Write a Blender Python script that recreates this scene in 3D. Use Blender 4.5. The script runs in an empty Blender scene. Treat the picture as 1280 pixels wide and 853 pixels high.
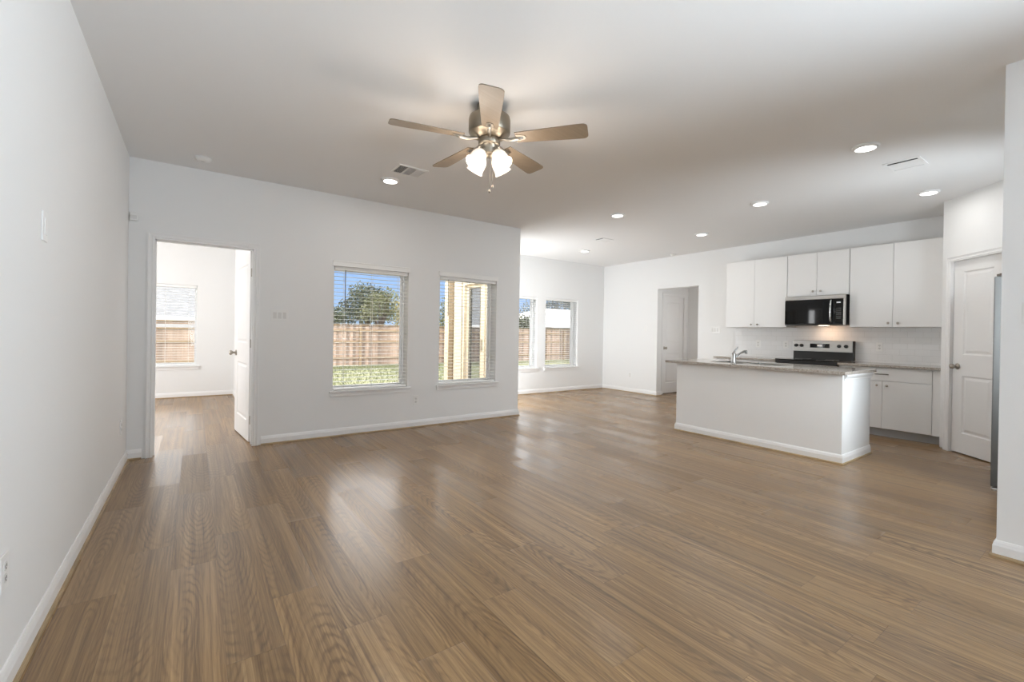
import bpy, bmesh, math, random
from mathutils import Vector, Matrix
random.seed(11)
S = bpy.context.scene
C = S.collection
PI = math.pi

# ------------------------------------------------------------------ camera
def make_camera():
    cd = bpy.data.cameras.new('camera'); co = bpy.data.objects.new('camera', cd); C.objects.link(co)
    fw = Vector((0.57874798, 0.81549563, -0.00420229)); rt = Vector((0.81543839, -0.57862541, 0.0159016))
    up = Vector((-0.01053613, 0.01262973, 0.99986473))
    m = Matrix((rt, up, -fw)).transposed().to_4x4(); m.translation = (0, 0, 1.2008)
    co.matrix_world = m
    cd.sensor_width = 36; cd.lens = 558.383 / 1280 * 36; cd.shift_y = -7.109 / 1280
    cd.clip_start = 0.02; cd.clip_end = 300
    S.camera = co
make_camera()

# ------------------------------------------------------------------ light
def make_world():
    w = bpy.data.worlds.new('sky'); S.world = w; w.use_nodes = True
    nt = w.node_tree; bg = nt.nodes['Background']
    tc = nt.nodes.new('ShaderNodeTexCoord'); sx = nt.nodes.new('ShaderNodeSeparateXYZ'); nt.links.new(tc.outputs['Generated'], sx.inputs[0])
    cr = nt.nodes.new('ShaderNodeValToRGB'); nt.links.new(sx.outputs[2], cr.inputs[0])
    # blue sky low down, unseen bright band added overhead to light windows and floor
    st = [(0, (.46, .62, .84)), (.06, (.40, .60, .92)), (.14, (.34, .56, .96)), (.20, (3.6, 3.75, 3.95)), (.36, (6.2, 6.3, 6.4)), (1, (5.0, 5.1, 5.3))]
    e = cr.color_ramp.elements
    while len(e) < len(st): e.new(.5)
    for i, (p, c) in enumerate(st): e[i].position = p; e[i].color = (*c, 1)
    nt.links.new(cr.outputs[0], bg.inputs[0]); bg.inputs[1].default_value = 1.0
make_world()
def sun():
    l = bpy.data.lights.new('sun', 'SUN'); o = bpy.data.objects.new('sun', l); C.objects.link(o)
    l.energy = 9.0; l.angle = math.radians(0.6); l.color = (1, .94, .84)
    d = Vector((-.57 * math.cos(math.radians(34)), -.82 * math.cos(math.radians(34)), -math.sin(math.radians(34))))
    o.rotation_euler = d.to_track_quat('-Z', 'Y').to_euler()
sun()
def area(name, loc, size, power, direction, color=(1, 1, 1), parent=None, shape='RECTANGLE', spread=PI):
    l = bpy.data.lights.new(name, 'AREA'); l.shape = shape; l.size = size[0]; l.size_y = size[1]
    l.energy = power; l.color = color; l.spread = spread
    o = bpy.data.objects.new(name, l); C.objects.link(o); o.location = loc
    o.rotation_euler = Vector(direction).to_track_quat('-Z', 'Y').to_euler()
    if parent: o.parent = parent
    return o
# fill lamps added without known sources, apart from the daylight of the patio door
area('front_fill', (1.0, -4.1, 1.0), (2.4, 1.7), 56, (.1, 1, 1.3), (.77, .895, 1))  # unseen fill lamp, set at the added opening behind the camera
area('side_fill', (3.62, -1.35, 1.1), (1.9, 1.6), 148, (-.85, .36, .55), (.77, .895, 1), spread=math.radians(102))  # unseen fill lamp before a solid wall, added to light the left wall
area('kitchen_fill', (4.71, -.06, 1.4), (.52, .9), 34, (.62, 1, 0), (.84, .93, 1), spread=math.radians(124))  # fill lamp added to brighten the kitchen; its window is invented
area('patio_door_daylight', (3.885, 6.34, 1.1), (.62, 1.8), 62, (1, -.1, .12), (.93, .97, 1))
area('hall_fill', (8.1, 4.06, 1.6), (.7, 1.2), 7, (-.1, 1, .3), (1, .96, .92))  # fill lamp added to brighten the hall; no window stands there
area('bedroom_fill', (-3.2, 7.4, 1.4), (2.4, 1.6), 110, (1, .1, .3), (.97, .985, 1))  # unseen fill lamp added to brighten the bedroom
CAN_W = {0: 6, 1: 6.5, 2: 2.5, 3: 4, 4: 4, 5: 3, 6: 3}
FAN_W = 4.4
S.view_settings.view_transform = 'Standard'; S.view_settings.look = 'None'
S.view_settings.gamma = 1.0; S.view_settings.use_curve_mapping = False
S.view_settings.exposure = 0.17
S.cycles.max_bounces = 10; S.cycles.diffuse_bounces = 6; S.cycles.glossy_bounces = 4
S.cycles.transparent_max_bounces = 16; S.cycles.sample_clamp_indirect = 6
S.cycles.use_denoising = True
S.cycles.caustics_reflective = False; S.cycles.caustics_refractive = False

# ------------------------------------------------------------------ materials
class NT:
    def __init__(s, name):
        s.m = bpy.data.materials.new(name); s.m.use_nodes = True; s.t = s.m.node_tree
        s.b = s.t.nodes['Principled BSDF']; s.out = s.t.nodes['Material Output']
    def n(s, typ, **k):
        x = s.t.nodes.new('ShaderNode' + typ)
        for a, v in k.items(): setattr(x, a, v)
        return x
    def l(s, a, b): s.t.links.new(a, b)
    def set(s, k, v):
        i = s.b.inputs[k]
        if hasattr(v, 'is_output'): s.l(v, i)
        else: i.default_value = v
    def math(s, op, a, b=None, c=None):
        x = s.n('Math', operation=op)
        for i, v in enumerate((a, b, c)):
            if v is None: continue
            if hasattr(v, 'is_output'): s.l(v, x.inputs[i])
            else: x.inputs[i].default_value = v
        return x.outputs[0]
    def obj(s): return s.n('TexCoord').outputs['Object']
    def mapping(s, v, scale=(1, 1, 1), loc=(0, 0, 0), rot=(0, 0, 0)):
        x = s.n('Mapping'); s.l(v, x.inputs[0]); x.inputs['Scale'].default_value = scale
        x.inputs['Location'].default_value = loc; x.inputs['Rotation'].default_value = rot
        return x.outputs[0]
    def noise(s, v, scale, detail=3, rough=.5, dist=0):
        x = s.n('TexNoise'); s.l(v, x.inputs['Vector']); x.inputs['Scale'].default_value = scale
        x.inputs['Detail'].default_value = detail; x.inputs['Roughness'].default_value = rough; x.inputs['Distortion'].default_value = dist
        return x.outputs['Fac']
    def ramp(s, f, stops, interp='LINEAR'):
        x = s.n('ValToRGB'); s.l(f, x.inputs[0]); cr = x.color_ramp; cr.interpolation = interp
        while len(cr.elements) < len(stops): cr.elements.new(.5)
        for e, (p, c) in zip(cr.elements, stops):
            e.position = p; e.color = (*c, 1) if len(c) == 3 else c
        return x.outputs[0]
    def mix(s, f, a, b, blend='MIX'):
        x = s.n('Mix', data_type='RGBA', blend_type=blend)
        for i, v in ((0, f), (6, a), (7, b)):
            if hasattr(v, 'is_output'): s.l(v, x.inputs[i])
            else: x.inputs[i].default_value = v if i == 0 else ((*v, 1) if len(v) == 3 else v)
        return x.outputs[2]
    def bump(s, h, strength=.1, dist=.01):
        x = s.n('Bump'); s.l(h, x.inputs['Height']); x.inputs['Strength'].default_value = strength
        x.inputs['Distance'].default_value = dist; s.l(x.outputs[0], s.b.inputs['Normal'])

def simple(name, col, rough=.5, metal=0, bump=None, var=0.0, spec=None):
    k = NT(name); o = k.obj()
    if var:
        f = k.noise(o, 6, 4); c2 = tuple(max(0, c * (1 - var)) for c in col)
        k.set('Base Color', k.ramp(f, [(.3, c2), (.7, col)]))
    else:
        k.set('Base Color', (*col, 1))
    k.set('Roughness', rough); k.set('Metallic', metal)
    if spec is not None: k.set('Specular IOR Level', spec)
    if bump: k.bump(k.noise(o, bump[0], 3), bump[1], bump[2])
    return k.m

M = {}
M['wall'] = simple('wall_paint', (.80, .80, .795), .75, bump=(140, .06, .002), spec=.2)
M['ceil'] = simple('ceiling_paint', (.82, .815, .81), .85, bump=(120, .08, .002), spec=.15)
M['trim'] = simple('trim_paint', (.82, .815, .81), .38, spec=.4)
M['cab'] = simple('cabinet_paint', (.80, .795, .785), .42, spec=.4)
M['door'] = simple('door_paint', (.82, .815, .81), .4, spec=.4)
M['plastic'] = simple('white_plastic', (.80, .795, .78), .35)
M['plastic_dim'] = simple('pale_plastic', (.68, .67, .65), .4)
M['slot'] = simple('dark_slot', (.03, .03, .03), .6)
M['duct'] = simple('grey_duct', (.22, .22, .22), .7)
M['vinyl'] = simple('window_vinyl', (.90, .90, .90), .4)
M['slat'] = simple('blind_slat', (.85, .845, .83), .45)
M['cord'] = simple('blind_cord', (.75, .74, .72), .7)
M['nickel'] = simple('satin_nickel', (.46, .42, .37), .33, 1.0, var=.06)
M['fan_nickel'] = simple('antique_nickel', (.30, .26, .205), .34, 1.0)
M['dark_nickel'] = simple('dark_metal', (.16, .14, .12), .35, 1.0)
M['chrome'] = simple('brushed_chrome', (.55, .55, .55), .22, 1.0)
M['faucet'] = simple('satin_steel', (.36, .36, .36), .28, 1.0)
M['black'] = simple('black_plastic', (.012, .012, .012), .35)
M['blackglass'] = simple('black_glass', (.006, .006, .006), .04, spec=.35)
M['toe'] = simple('toe_kick', (.42, .42, .42), .6)
M['key_mark'] = simple('grey_marking', (.20, .20, .20), .5)
M['fridge_side'] = simple('grey_enamel', (.30, .30, .295), .38, .3)
M['fridge_door'] = simple('grey_steel', (.105, .105, .102), .45, .2)
M['siding_wood'] = simple('porch_wood', (0.197, 0.141, 0.075), .7, var=.25)
M['cream'] = simple('cream_siding', (0.64, 0.56, 0.43), .7, var=.06)
M['olive'] = simple('olive_trim', (0.141, 0.132, 0.103), .6)
M['bark'] = simple('bark', (0.075, 0.056, 0.042), .9, bump=(20, .5, .03), var=.4)
M['concrete'] = simple('concrete', (0.235, 0.226, 0.211), .8, var=.1)

def steel():
    k = NT('brushed_steel'); o = k.obj()
    f = k.noise(k.mapping(o, (400, 6, 400)), 1, 2)
    k.set('Base Color', k.ramp(f, [(.3, (.47, .46, .44)), (.7, (.60, .59, .57))])); k.set('Metallic', 1.0); k.set('Roughness', .3)
    return k.m
M['steel'] = steel()
def blade_wood():
    k = NT('blade_veneer'); o = k.obj()
    f = k.noise(k.mapping(o, (3, 60, 10)), 1, 4, .6, .4)
    k.set('Base Color', k.ramp(f, [(.3, (.205, .155, .108)), (.7, (.245, .19, .135))])); k.set('Roughness', .45)
    return k.m
M['blade'] = blade_wood()
def granite():
    k = NT('granite'); o = k.obj()
    v = k.n('TexVoronoi'); k.l(o, v.inputs['Vector']); v.inputs['Scale'].default_value = 170
    f1 = k.noise(o, 90, 5, .7); f2 = k.noise(o, 28, 3)
    c = k.ramp(f1, [(.3, (.07, .06, .055)), (.44, (.24, .205, .175)), (.56, (.42, .38, .33)), (.72, (.64, .62, .58))])
    d = k.ramp(v.outputs['Color'], [(.15, (.12, .10, .09)), (.5, (.48, .44, .39)), (.85, (.72, .70, .66))])
    c = k.mix(.45, c, d)
    c = k.mix(k.math('MULTIPLY', f2, .35), c, (.30, .24, .19))
    k.set('Base Color', c); k.set('Roughness', .09); k.set('Specular IOR Level', .55)
    return k.m
M['granite'] = granite()
def tile():
    k = NT('subway_tile'); o = k.obj()
    sx = k.n('SeparateXYZ'); k.l(o, sx.inputs[0]); cx = k.n('CombineXYZ'); k.l(sx.outputs[1], cx.inputs[0]); k.l(sx.outputs[2], cx.inputs[1])
    b = k.n('TexBrick'); k.l(cx.outputs[0], b.inputs['Vector']); b.inputs['Scale'].default_value = 1
    b.inputs['Brick Width'].default_value = .152; b.inputs['Row Height'].default_value = .0767; b.inputs['Mortar Size'].default_value = .0016
    b.inputs['Mortar Smooth'].default_value = .2
    b.inputs['Color1'].default_value = (.80, .80, .80, 1); b.inputs['Color2'].default_value = (.78, .78, .78, 1); b.inputs['Mortar'].default_value = (.68, .68, .67, 1)
    k.set('Base Color', b.outputs['Color']); k.set('Roughness', .14)
    k.bump(k.math('SUBTRACT', 1.0, b.outputs['Fac']), .35, .0015)
    return k.m
M['tile'] = tile()
def floor_mat():
    k = NT('wood_plank_floor'); o = k.obj(); sx = k.n('SeparateXYZ'); k.l(o, sx.inputs[0]); X, Y = sx.outputs[0], sx.outputs[1]
    W, L = .19, 1.22
    xr = k.math('DIVIDE', k.math('ADD', X, .085 + 19), W); row = k.math('FLOOR', xr); fx = k.math('FRACT', xr)
    wn = k.n('TexWhiteNoise', noise_dimensions='1D'); k.l(row, wn.inputs['W'])
    yo = k.math('DIVIDE', k.math('ADD', k.math('ADD', Y, 20.0), k.math('MULTIPLY', wn.outputs['Value'], L)), L)
    col = k.math('FLOOR', yo); fy = k.math('FRACT', yo)
    cc = k.n('CombineXYZ'); k.l(row, cc.inputs[0]); k.l(col, cc.inputs[1])
    w2 = k.n('TexWhiteNoise', noise_dimensions='2D'); k.l(cc.outputs[0], w2.inputs['Vector']); rnd = w2.outputs['Value']; rc = w2.outputs['Color']
    src = k.n('SeparateXYZ'); k.l(rc, src.inputs[0])
    # grain coordinates, shifted for each plank
    g = k.n('CombineXYZ'); k.l(k.math('SUBTRACT', fx, k.math('ADD', .2, k.math('MULTIPLY', src.outputs[0], .6))), g.inputs[0])
    k.l(k.math('SUBTRACT', fy, src.outputs[1]), g.inputs[1]); k.l(k.math('MULTIPLY', rnd, 37.0), g.inputs[2])
    gv = g.outputs[0]
    wv = k.n('TexWave', wave_type='RINGS', rings_direction='Z', wave_profile='SIN'); k.l(k.mapping(gv, (1.0, 1.15, .0)), wv.inputs['Vector'])
    wv.inputs['Scale'].default_value = 4.2; wv.inputs['Distortion'].default_value = 5.0; wv.inputs['Detail'].default_value = 3; wv.inputs['Detail Scale'].default_value = 1.4
    wv.inputs['Detail Roughness'].default_value = .55
    k.l(k.math('MULTIPLY', rnd, 40.0), wv.inputs['Phase Offset'])
    fine = k.noise(k.mapping(gv, (34, 5, 1)), 1, 5, .62, .5)
    wide = k.noise(k.mapping(gv, (7, .75, 1)), 1, 4, .6, .6)
    mask = k.math('MULTIPLY', k.noise(k.mapping(gv, (2.2, 1.5, 1.3)), 1, 2), 1.0)
    mk = k.n('MapRange'); k.l(mask, mk.inputs[0]); mk.inputs[1].default_value = .42; mk.inputs[2].default_value = .62
    grain = k.math('ADD', k.math('MULTIPLY', fine, .42), k.math('MULTIPLY', wide, .58))
    base = k.ramp(grain, [(.31, (.082, .042, .014)), (.44, (.190, .108, .042)), (.56, (.298, .180, .076)), (.70, (.42, .275, .132))])
    ringc = k.ramp(wv.outputs['Fac'], [(.0, (.55, .5, .45)), (.22, (.80, .78, .75)), (.6, (1.08, 1.08, 1.08)), (1, (1.12, 1.12, 1.14))])
    c = k.mix(k.math('MULTIPLY', mk.outputs[0], .75), base, k.mix(1.0, base, ringc, 'MULTIPLY'))
    tone = k.ramp(src.outputs[2], [(0, (.86, .85, .84)), (.5, (.98, .98, .98)), (1, (1.12, 1.12, 1.12))])
    c = k.mix(1.0, c, tone, 'MULTIPLY')
    ex = k.math('MINIMUM', fx, k.math('SUBTRACT', 1.0, fx)); ey = k.math('MINIMUM', fy, k.math('SUBTRACT', 1.0, fy))
    gap = k.math('MINIMUM', k.math('MULTIPLY', ex, W), k.math('MULTIPLY', ey, L))
    gm = k.n('MapRange'); k.l(gap, gm.inputs[0]); gm.inputs[1].default_value = .0004; gm.inputs[2].default_value = .0018
    c = k.mix(gm.outputs[0], k.mix(1.0, c, (.7, .67, .65), 'MULTIPLY'), c)
    k.set('Base Color', c)
    ro = k.math('ADD', .30, k.math('ADD', k.math('MULTIPLY', src.outputs[0], .15), k.math('MULTIPLY', fine, .12)))
    k.set('Roughness', ro); k.set('Specular IOR Level', .35); k.set('Coat Weight', .65); k.set('Coat IOR', 1.5); k.set('Coat Roughness', k.math('ADD', .20, k.math('MULTIPLY', src.outputs[1], .22)))
    k.bump(k.math('ADD', k.math('MULTIPLY', grain, .25), gm.outputs[0]), .10, .003)
    return k.m
M['floor'] = floor_mat()
M['shoe'] = simple('wood_shoe_moulding', (.42, .30, .17), .5, var=.35)
def glass():
    k = NT('window_glass'); t = k.n('BsdfTransparent'); g = k.n('BsdfGlossy'); g.inputs['Roughness'].default_value = 0.0
    fr = k.n('Fresnel'); fr.inputs[0].default_value = 1.45; mx = k.n('MixShader')
    k.l(fr.outputs[0], mx.inputs[0]); k.l(t.outputs[0], mx.inputs[1]); k.l(g.outputs[0], mx.inputs[2]); k.l(mx.outputs[0], k.out.inputs[0])
    return k.m
M['glass'] = glass()
def door_glass():
    k = NT('patio_door_glass'); k.set('Base Color', (.05, .06, .07, 1)); k.set('Roughness', .0); k.set('IOR', 4.5)
    return k.m
M['doorglass'] = door_glass()
def emit(name, col, st):
    k = NT(name); k.set('Base Color', (.9, .9, .9, 1)); k.set('Emission Color', (*col, 1)); k.set('Emission Strength', st); return k.m
M['led'] = emit('led_diffuser', (1, .98, .94), 4.0)
M['bulb'] = emit('lamp_bulb', (1, .85, .66), 5.0)
def shade_mat():
    k = NT('frosted_shade'); o = k.obj(); f = k.noise(o, 16, 3, .5, 1.5)
    k.set('Base Color', (.92, .88, .82, 1)); k.set('Roughness', .25)
    k.set('Emission Color', k.ramp(f, [(.35, (1, .80, .60)), (.55, (1, .90, .78)), (.7, (1, .95, .88))])); k.set('Emission Strength', .5)
    return k.m
M['shade'] = shade_mat()
M['display'] = emit('clock_display', (.7, .85, 1.0), .08)
def grass_mat(name, a, b, sc):
    k = NT(name); o = k.obj(); f = k.noise(o, sc, 5, .7)
    k.set('Base Color', k.ramp(f, [(.32, a), (.68, b)])); k.set('Roughness', .9); k.set('Specular IOR Level', .1); return k.m
M['lawn'] = grass_mat('lawn_ground', (0.080, 0.085, 0.038), (0.152, 0.152, 0.085), 2.5)
M['blades'] = grass_mat('grass_blade', (0.075, 0.094, 0.038), (0.169, 0.174, 0.094), 3)
def fence_mat():
    k = NT('cedar_picket'); o = k.obj(); sx = k.n('SeparateXYZ'); k.l(o, sx.inputs[0])
    i = k.math('FLOOR', k.math('DIVIDE', sx.outputs[0], .142)); w = k.n('TexWhiteNoise', noise_dimensions='1D'); k.l(i, w.inputs['W'])
    f = k.noise(k.mapping(o, (30, 30, 2)), 1, 4)
    c = k.ramp(f, [(.3, (0.30, 0.205, 0.145)), (.7, (0.43, 0.32, 0.245))]); c = k.mix(w.outputs['Value'], c, k.mix(1.0, c, (0.367, 0.348, 0.329), 'MULTIPLY'))
    k.set('Base Color', c); k.set('Roughness', .85); return k.m
M['fence'] = fence_mat()
M['fence_rail'] = simple('cedar_rail', (0.282, 0.197, 0.113), .85, var=.25)
def shingle(name, a, b):
    k = NT(name); o = k.obj(); f = k.noise(k.mapping(o, (3, 8, 8)), 1, 5, .7); k.set('Base Color', k.ramp(f, [(.3, a), (.7, b)])); k.set('Roughness', .9); return k.m
M['roof_grey'] = shingle('grey_shingle', (0.094, 0.094, 0.094), (0.179, 0.179, 0.181))
M['roof_pale'] = shingle('pale_shingle', (0.310, 0.301, 0.296), (0.395, 0.390, 0.385))
M['brick'] = shingle('tan_brick', (0.216, 0.169, 0.127), (0.282, 0.230, 0.179))
def leaf(name, a, b):
    k = NT(name); o = k.obj(); f = k.noise(o, 1.6, 4, .7); k.set('Base Color', k.ramp(f, [(.3, a), (.7, b)])); k.set('Roughness', .7)
    k.set('Specular IOR Level', .2); return k.m
M['leaf_dark'] = leaf('dark_leaf', (0.033, 0.042, 0.024), (0.094, 0.103, 0.052))
M['leaf_mid'] = leaf('olive_leaf', (0.075, 0.085, 0.038), (0.160, 0.160, 0.075))
M['leaf_yellow'] = leaf('yellow_leaf', (0.197, 0.169, 0.038), (0.338, 0.282, 0.085))
M['leaf_grey'] = leaf('grey_leaf', (0.061, 0.070, 0.061), (0.132, 0.141, 0.127))

# ------------------------------------------------------------------ mesh helpers
def box(bm, x0, x1, y0, y1, z0, z1, bev=0, mi=0, mat=None):
    x0, x1 = sorted((x0, x1)); y0, y1 = sorted((y0, y1)); z0, z1 = sorted((z0, z1))
    t = bmesh.new(); r = bmesh.ops.create_cube(t, size=1)
    for v in t.verts:
        v.co = Vector(((x0 + x1) / 2 + v.co.x * (x1 - x0), (y0 + y1) / 2 + v.co.y * (y1 - y0), (z0 + z1) / 2 + v.co.z * (z1 - z0)))
    if bev:
        b = min(bev, .45 * min(x1 - x0, y1 - y0, z1 - z0))
        bmesh.ops.bevel(t, geom=t.edges[:], offset=b, segments=2, affect='EDGES', profile=.6)
    merge(bm, t, mi, mat)
def merge(bm, t, mi=0, mat=None):
    if mat is not None: t.transform(mat)
    vm = {}
    for v in t.verts: vm[v] = bm.verts.new(v.co)
    for f in t.faces:
        try:
            g = bm.faces.new([vm[v] for v in f.verts]); g.material_index = mi; g.smooth = f.smooth
        except ValueError: pass
    t.free()
def lathe(bm, prof, n=32, mat=None, mi=0, smooth=True, caps=True):
    """prof: list of (r, z) around the z axis"""
    t = bmesh.new(); rings = []
    for r, z in prof:
        if r < 1e-6: rings.append([t.verts.new((0, 0, z))])
        else: rings.append([t.verts.new((r * math.cos(2 * PI * i / n), r * math.sin(2 * PI * i / n), z)) for i in range(n)])
    for a, b in zip(rings, rings[1:]):
        for i in range(n):
            j = (i + 1) % n
            if len(a) == 1 and len(b) == 1: continue
            if len(a) == 1: f = t.faces.new((a[0], b[j], b[i]))
            elif len(b) == 1: f = t.faces.new((a[i], a[j], b[0]))
            else: f = t.faces.new((a[i], a[j], b[j], b[i]))
            f.smooth = smooth
    if caps:
        for r in (rings[0], rings[-1]):
            if len(r) > 1: t.faces.new(r)
    bmesh.ops.recalc_face_normals(t, faces=t.faces[:])
    merge(bm, t, mi, mat)
def tube(bm, pts, rad, n=12, mi=0, caps=True, mat=None):
    pts = [Vector(p) for p in pts]; rads = rad if isinstance(rad, (list, tuple)) else [rad] * len(pts)
    t = bmesh.new(); rings = []; prevn = None
    for i, p in enumerate(pts):
        d = (pts[min(i + 1, len(pts) - 1)] - pts[max(i - 1, 0)]).normalized()
        if prevn is None: a = d.orthogonal().normalized()
        else: a = (prevn - d * prevn.dot(d)).normalized()
        prevn = a; b = d.cross(a)
        rings.append([t.verts.new(p + (a * math.cos(2 * PI * k / n) + b * math.sin(2 * PI * k / n)) * rads[i]) for k in range(n)])
    for A, B in zip(rings, rings[1:]):
        for k in range(n):
            f = t.faces.new((A[k], A[(k + 1) % n], B[(k + 1) % n], B[k])); f.smooth = True
    if caps: t.faces.new(rings[0][::-1]); t.faces.new(rings[-1])
    bmesh.ops.recalc_face_normals(t, faces=t.faces[:])
    merge(bm, t, mi, mat)
def prism(bm, outline, z0, z1, mat=None, mi=0, bev=0):
    t = bmesh.new(); a = [t.verts.new((x, y, z0)) for x, y in outline]; b = [t.verts.new((x, y, z1)) for x, y in outline]
    n = len(a); t.faces.new(a[::-1]); t.faces.new(b)
    for i in range(n): t.faces.new((a[i], a[(i + 1) % n], b[(i + 1) % n], b[i]))
    bmesh.ops.recalc_face_normals(t, faces=t.faces[:])
    if bev: bmesh.ops.bevel(t, geom=t.edges[:], offset=bev, segments=2, affect='EDGES', profile=.6)
    merge(bm, t, mi, mat)
def sweep(bm, prof, path, side=1, mi=0):
    """prof: closed list of (out, z); path: open 2D polyline; out is to the left of travel when side=1"""
    P = [Vector(p) for p in path]; t = bmesh.new(); rings = []
    for i, p in enumerate(P):
        ds = []
        if i > 0: ds.append((P[i] - P[i - 1]).normalized())
        if i < len(P) - 1: ds.append((P[i + 1] - P[i]).normalized())
        ns = [Vector((-d.y, d.x)) * side for d in ds]
        if len(ns) == 1: m = ns[0]
        else:
            m = (ns[0] + ns[1]).normalized(); m = m / max(.2, m.dot(ns[0]))
        rings.append([t.verts.new((p.x + m.x * o, p.y + m.y * o, z)) for o, z in prof])
    k = len(prof)
    for A, B in zip(rings, rings[1:]):
        for i in range(k): t.faces.new((A[i], A[(i + 1) % k], B[(i + 1) % k], B[i]))
    t.faces.new(rings[0]); t.faces.new(rings[-1][::-1])
    bmesh.ops.recalc_face_normals(t, faces=t.faces[:])
    merge(bm, t, mi)
XF = {}
def obj(name, bm, mat, parent=None, world=True):
    me = bpy.data.meshes.new(name)
    o = bpy.data.objects.new(name, me); C.objects.link(o)
    if parent is not None:
        o.parent = parent
        if world: bm.transform(XF[parent.name].inverted())
        XF[o.name] = XF[parent.name].copy()
    else: XF[o.name] = Matrix()
    bm.to_mesh(me); bm.free()
    for m in (mat if isinstance(mat, (list, tuple)) else [mat]): me.materials.append(m)
    return o
def tag(o, label=None, cat=None, group=None, kind=None):
    if label: o['label'] = label
    if cat: o['category'] = cat
    if group: o['group'] = group
    if kind: o['kind'] = kind
    return o
def thing(name, label, cat, loc, rotz=0, group=None, kind=None):
    o = bpy.data.objects.new(name, None); C.objects.link(o); o.location = loc; o.rotation_euler = (0, 0, rotz); o.empty_display_size = .1
    XF[o.name] = Matrix.Translation(loc) @ Matrix.Rotation(rotz, 4, 'Z')
    return tag(o, label, cat, group, kind)
def struct(name, bm, mat, label, cat, parent=None):
    o = obj(name, bm, mat, parent)
    if parent is None: tag(o, label, cat, None, 'structure')
    return o
def copy_tree(root, loc, rotz=None, label=None):
    r = root.copy(); C.objects.link(r); r.location = loc
    if rotz is not None: r.rotation_euler = (0, 0, rotz)
    if label: r['label'] = label
    for ch in list(root.children):
        c = ch.copy(); C.objects.link(c); c.parent = r
        if c.type == 'LIGHT': c.data = ch.data.copy()
        for g in ch.children:
            d = g.copy(); C.objects.link(d); d.parent = c
    return r
def B(): return bmesh.new()
def one(name, mat, parent, *boxes, bev=0):
    bm = B()
    for b in boxes: box(bm, *b, bev=bev)
    return obj(name, bm, mat, parent)

# ------------------------------------------------------------------ dimensions
XL, YW, XE, YD, XK = -.497, 5.288, 3.876, 7.029, 7.512
XR, YR, H, T = 3.669, .456, 2.74, .15
YB = 9.6          # bedroom far wall
XB = .585         # bedroom right wall
REAR = -4.2

def wall(name, axis, c0, c1, a0, a1, z0, z1, holes, mats, label, cat='wall'):
    """slab between c0 (room face) and c1 (back face) on the given axis; a runs along the wall; holes: (a0,a1,z0,z1); mats[0] room face and reveals, mats[1] back face"""
    As = sorted({a0, a1, *[h[0] for h in holes], *[h[1] for h in holes]}); Zs = sorted({z0, z1, *[h[2] for h in holes], *[h[3] for h in holes]})
    As = [a for a in As if a0 <= a <= a1]; Zs = [z for z in Zs if z0 <= z <= z1]
    na, nz = len(As) - 1, len(Zs) - 1
    def solid(i, j):
        if not (0 <= i < na and 0 <= j < nz): return False
        a, z = (As[i] + As[i + 1]) / 2, (Zs[j] + Zs[j + 1]) / 2
        return not any(h[0] < a < h[1] and h[2] < z < h[3] for h in holes)
    bm = B(); V = {}
    def v(i, j, s):
        if (i, j, s) not in V:
            c = c1 if s else c0
            V[i, j, s] = bm.verts.new((As[i], c, Zs[j]) if axis == 'Y' else (c, As[i], Zs[j]))
        return V[i, j, s]
    def q(l, mi):
        f = bm.faces.new(l); f.material_index = mi
    for i in range(na):
        for j in range(nz):
            if not solid(i, j): continue
            for s in (0, 1): q([v(i, j, s), v(i + 1, j, s), v(i + 1, j + 1, s), v(i, j + 1, s)], s if len(mats) > 1 else 0)
            if not solid(i - 1, j): q([v(i, j, 0), v(i, j + 1, 0), v(i, j + 1, 1), v(i, j, 1)], 0)
            if not solid(i + 1, j): q([v(i + 1, j, 0), v(i + 1, j + 1, 0), v(i + 1, j + 1, 1), v(i + 1, j, 1)], 0)
            if not solid(i, j - 1): q([v(i, j, 0), v(i + 1, j, 0), v(i + 1, j, 1), v(i, j, 1)], 0)
            if not solid(i, j + 1): q([v(i, j + 1, 0), v(i + 1, j + 1, 0), v(i + 1, j + 1, 1), v(i, j + 1, 1)], 0)
    bmesh.ops.recalc_face_normals(bm, faces=bm.faces[:])
    return struct(name, bm, list(mats), label, cat)

# ------------------------------------------------------------------ shell
SILL, HEAD = .517, 1.938
W1, W2, W3, W4, W5 = (1.276, 2.163), (2.592, 3.477), (4.712, 5.60), (5.824, 6.714), (-.86, .03)
bm = B()
box(bm, XL - T, XK + T, REAR - T, YW + T, -.1, 0); box(bm, XE - T, XK + T, YW + T, YD + T, -.1, 0)
box(bm, -3.6, XB + T, YW + T, YB + T, -.1, 0); box(bm, XK + T, 9.0, 3.9, 5.9, -.1, 0)
struct('floor', bm, M['floor'], 'brown wood plank floor running through the whole house', 'floor')
bm = B()
box(bm, XL - T, XK + T, REAR - T, YW + T, H, H + .2); box(bm, XE - T, XK + T, YW + T, YD + T, H, H + .2)
box(bm, -3.6, XB + T, YW + T, YB + T, H, H + .2); box(bm, XK + T, 9.0, 3.9, 5.9, H, H + .2)
struct('ceiling', bm, M['ceil'], 'flat white painted ceiling', 'ceiling')

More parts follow.
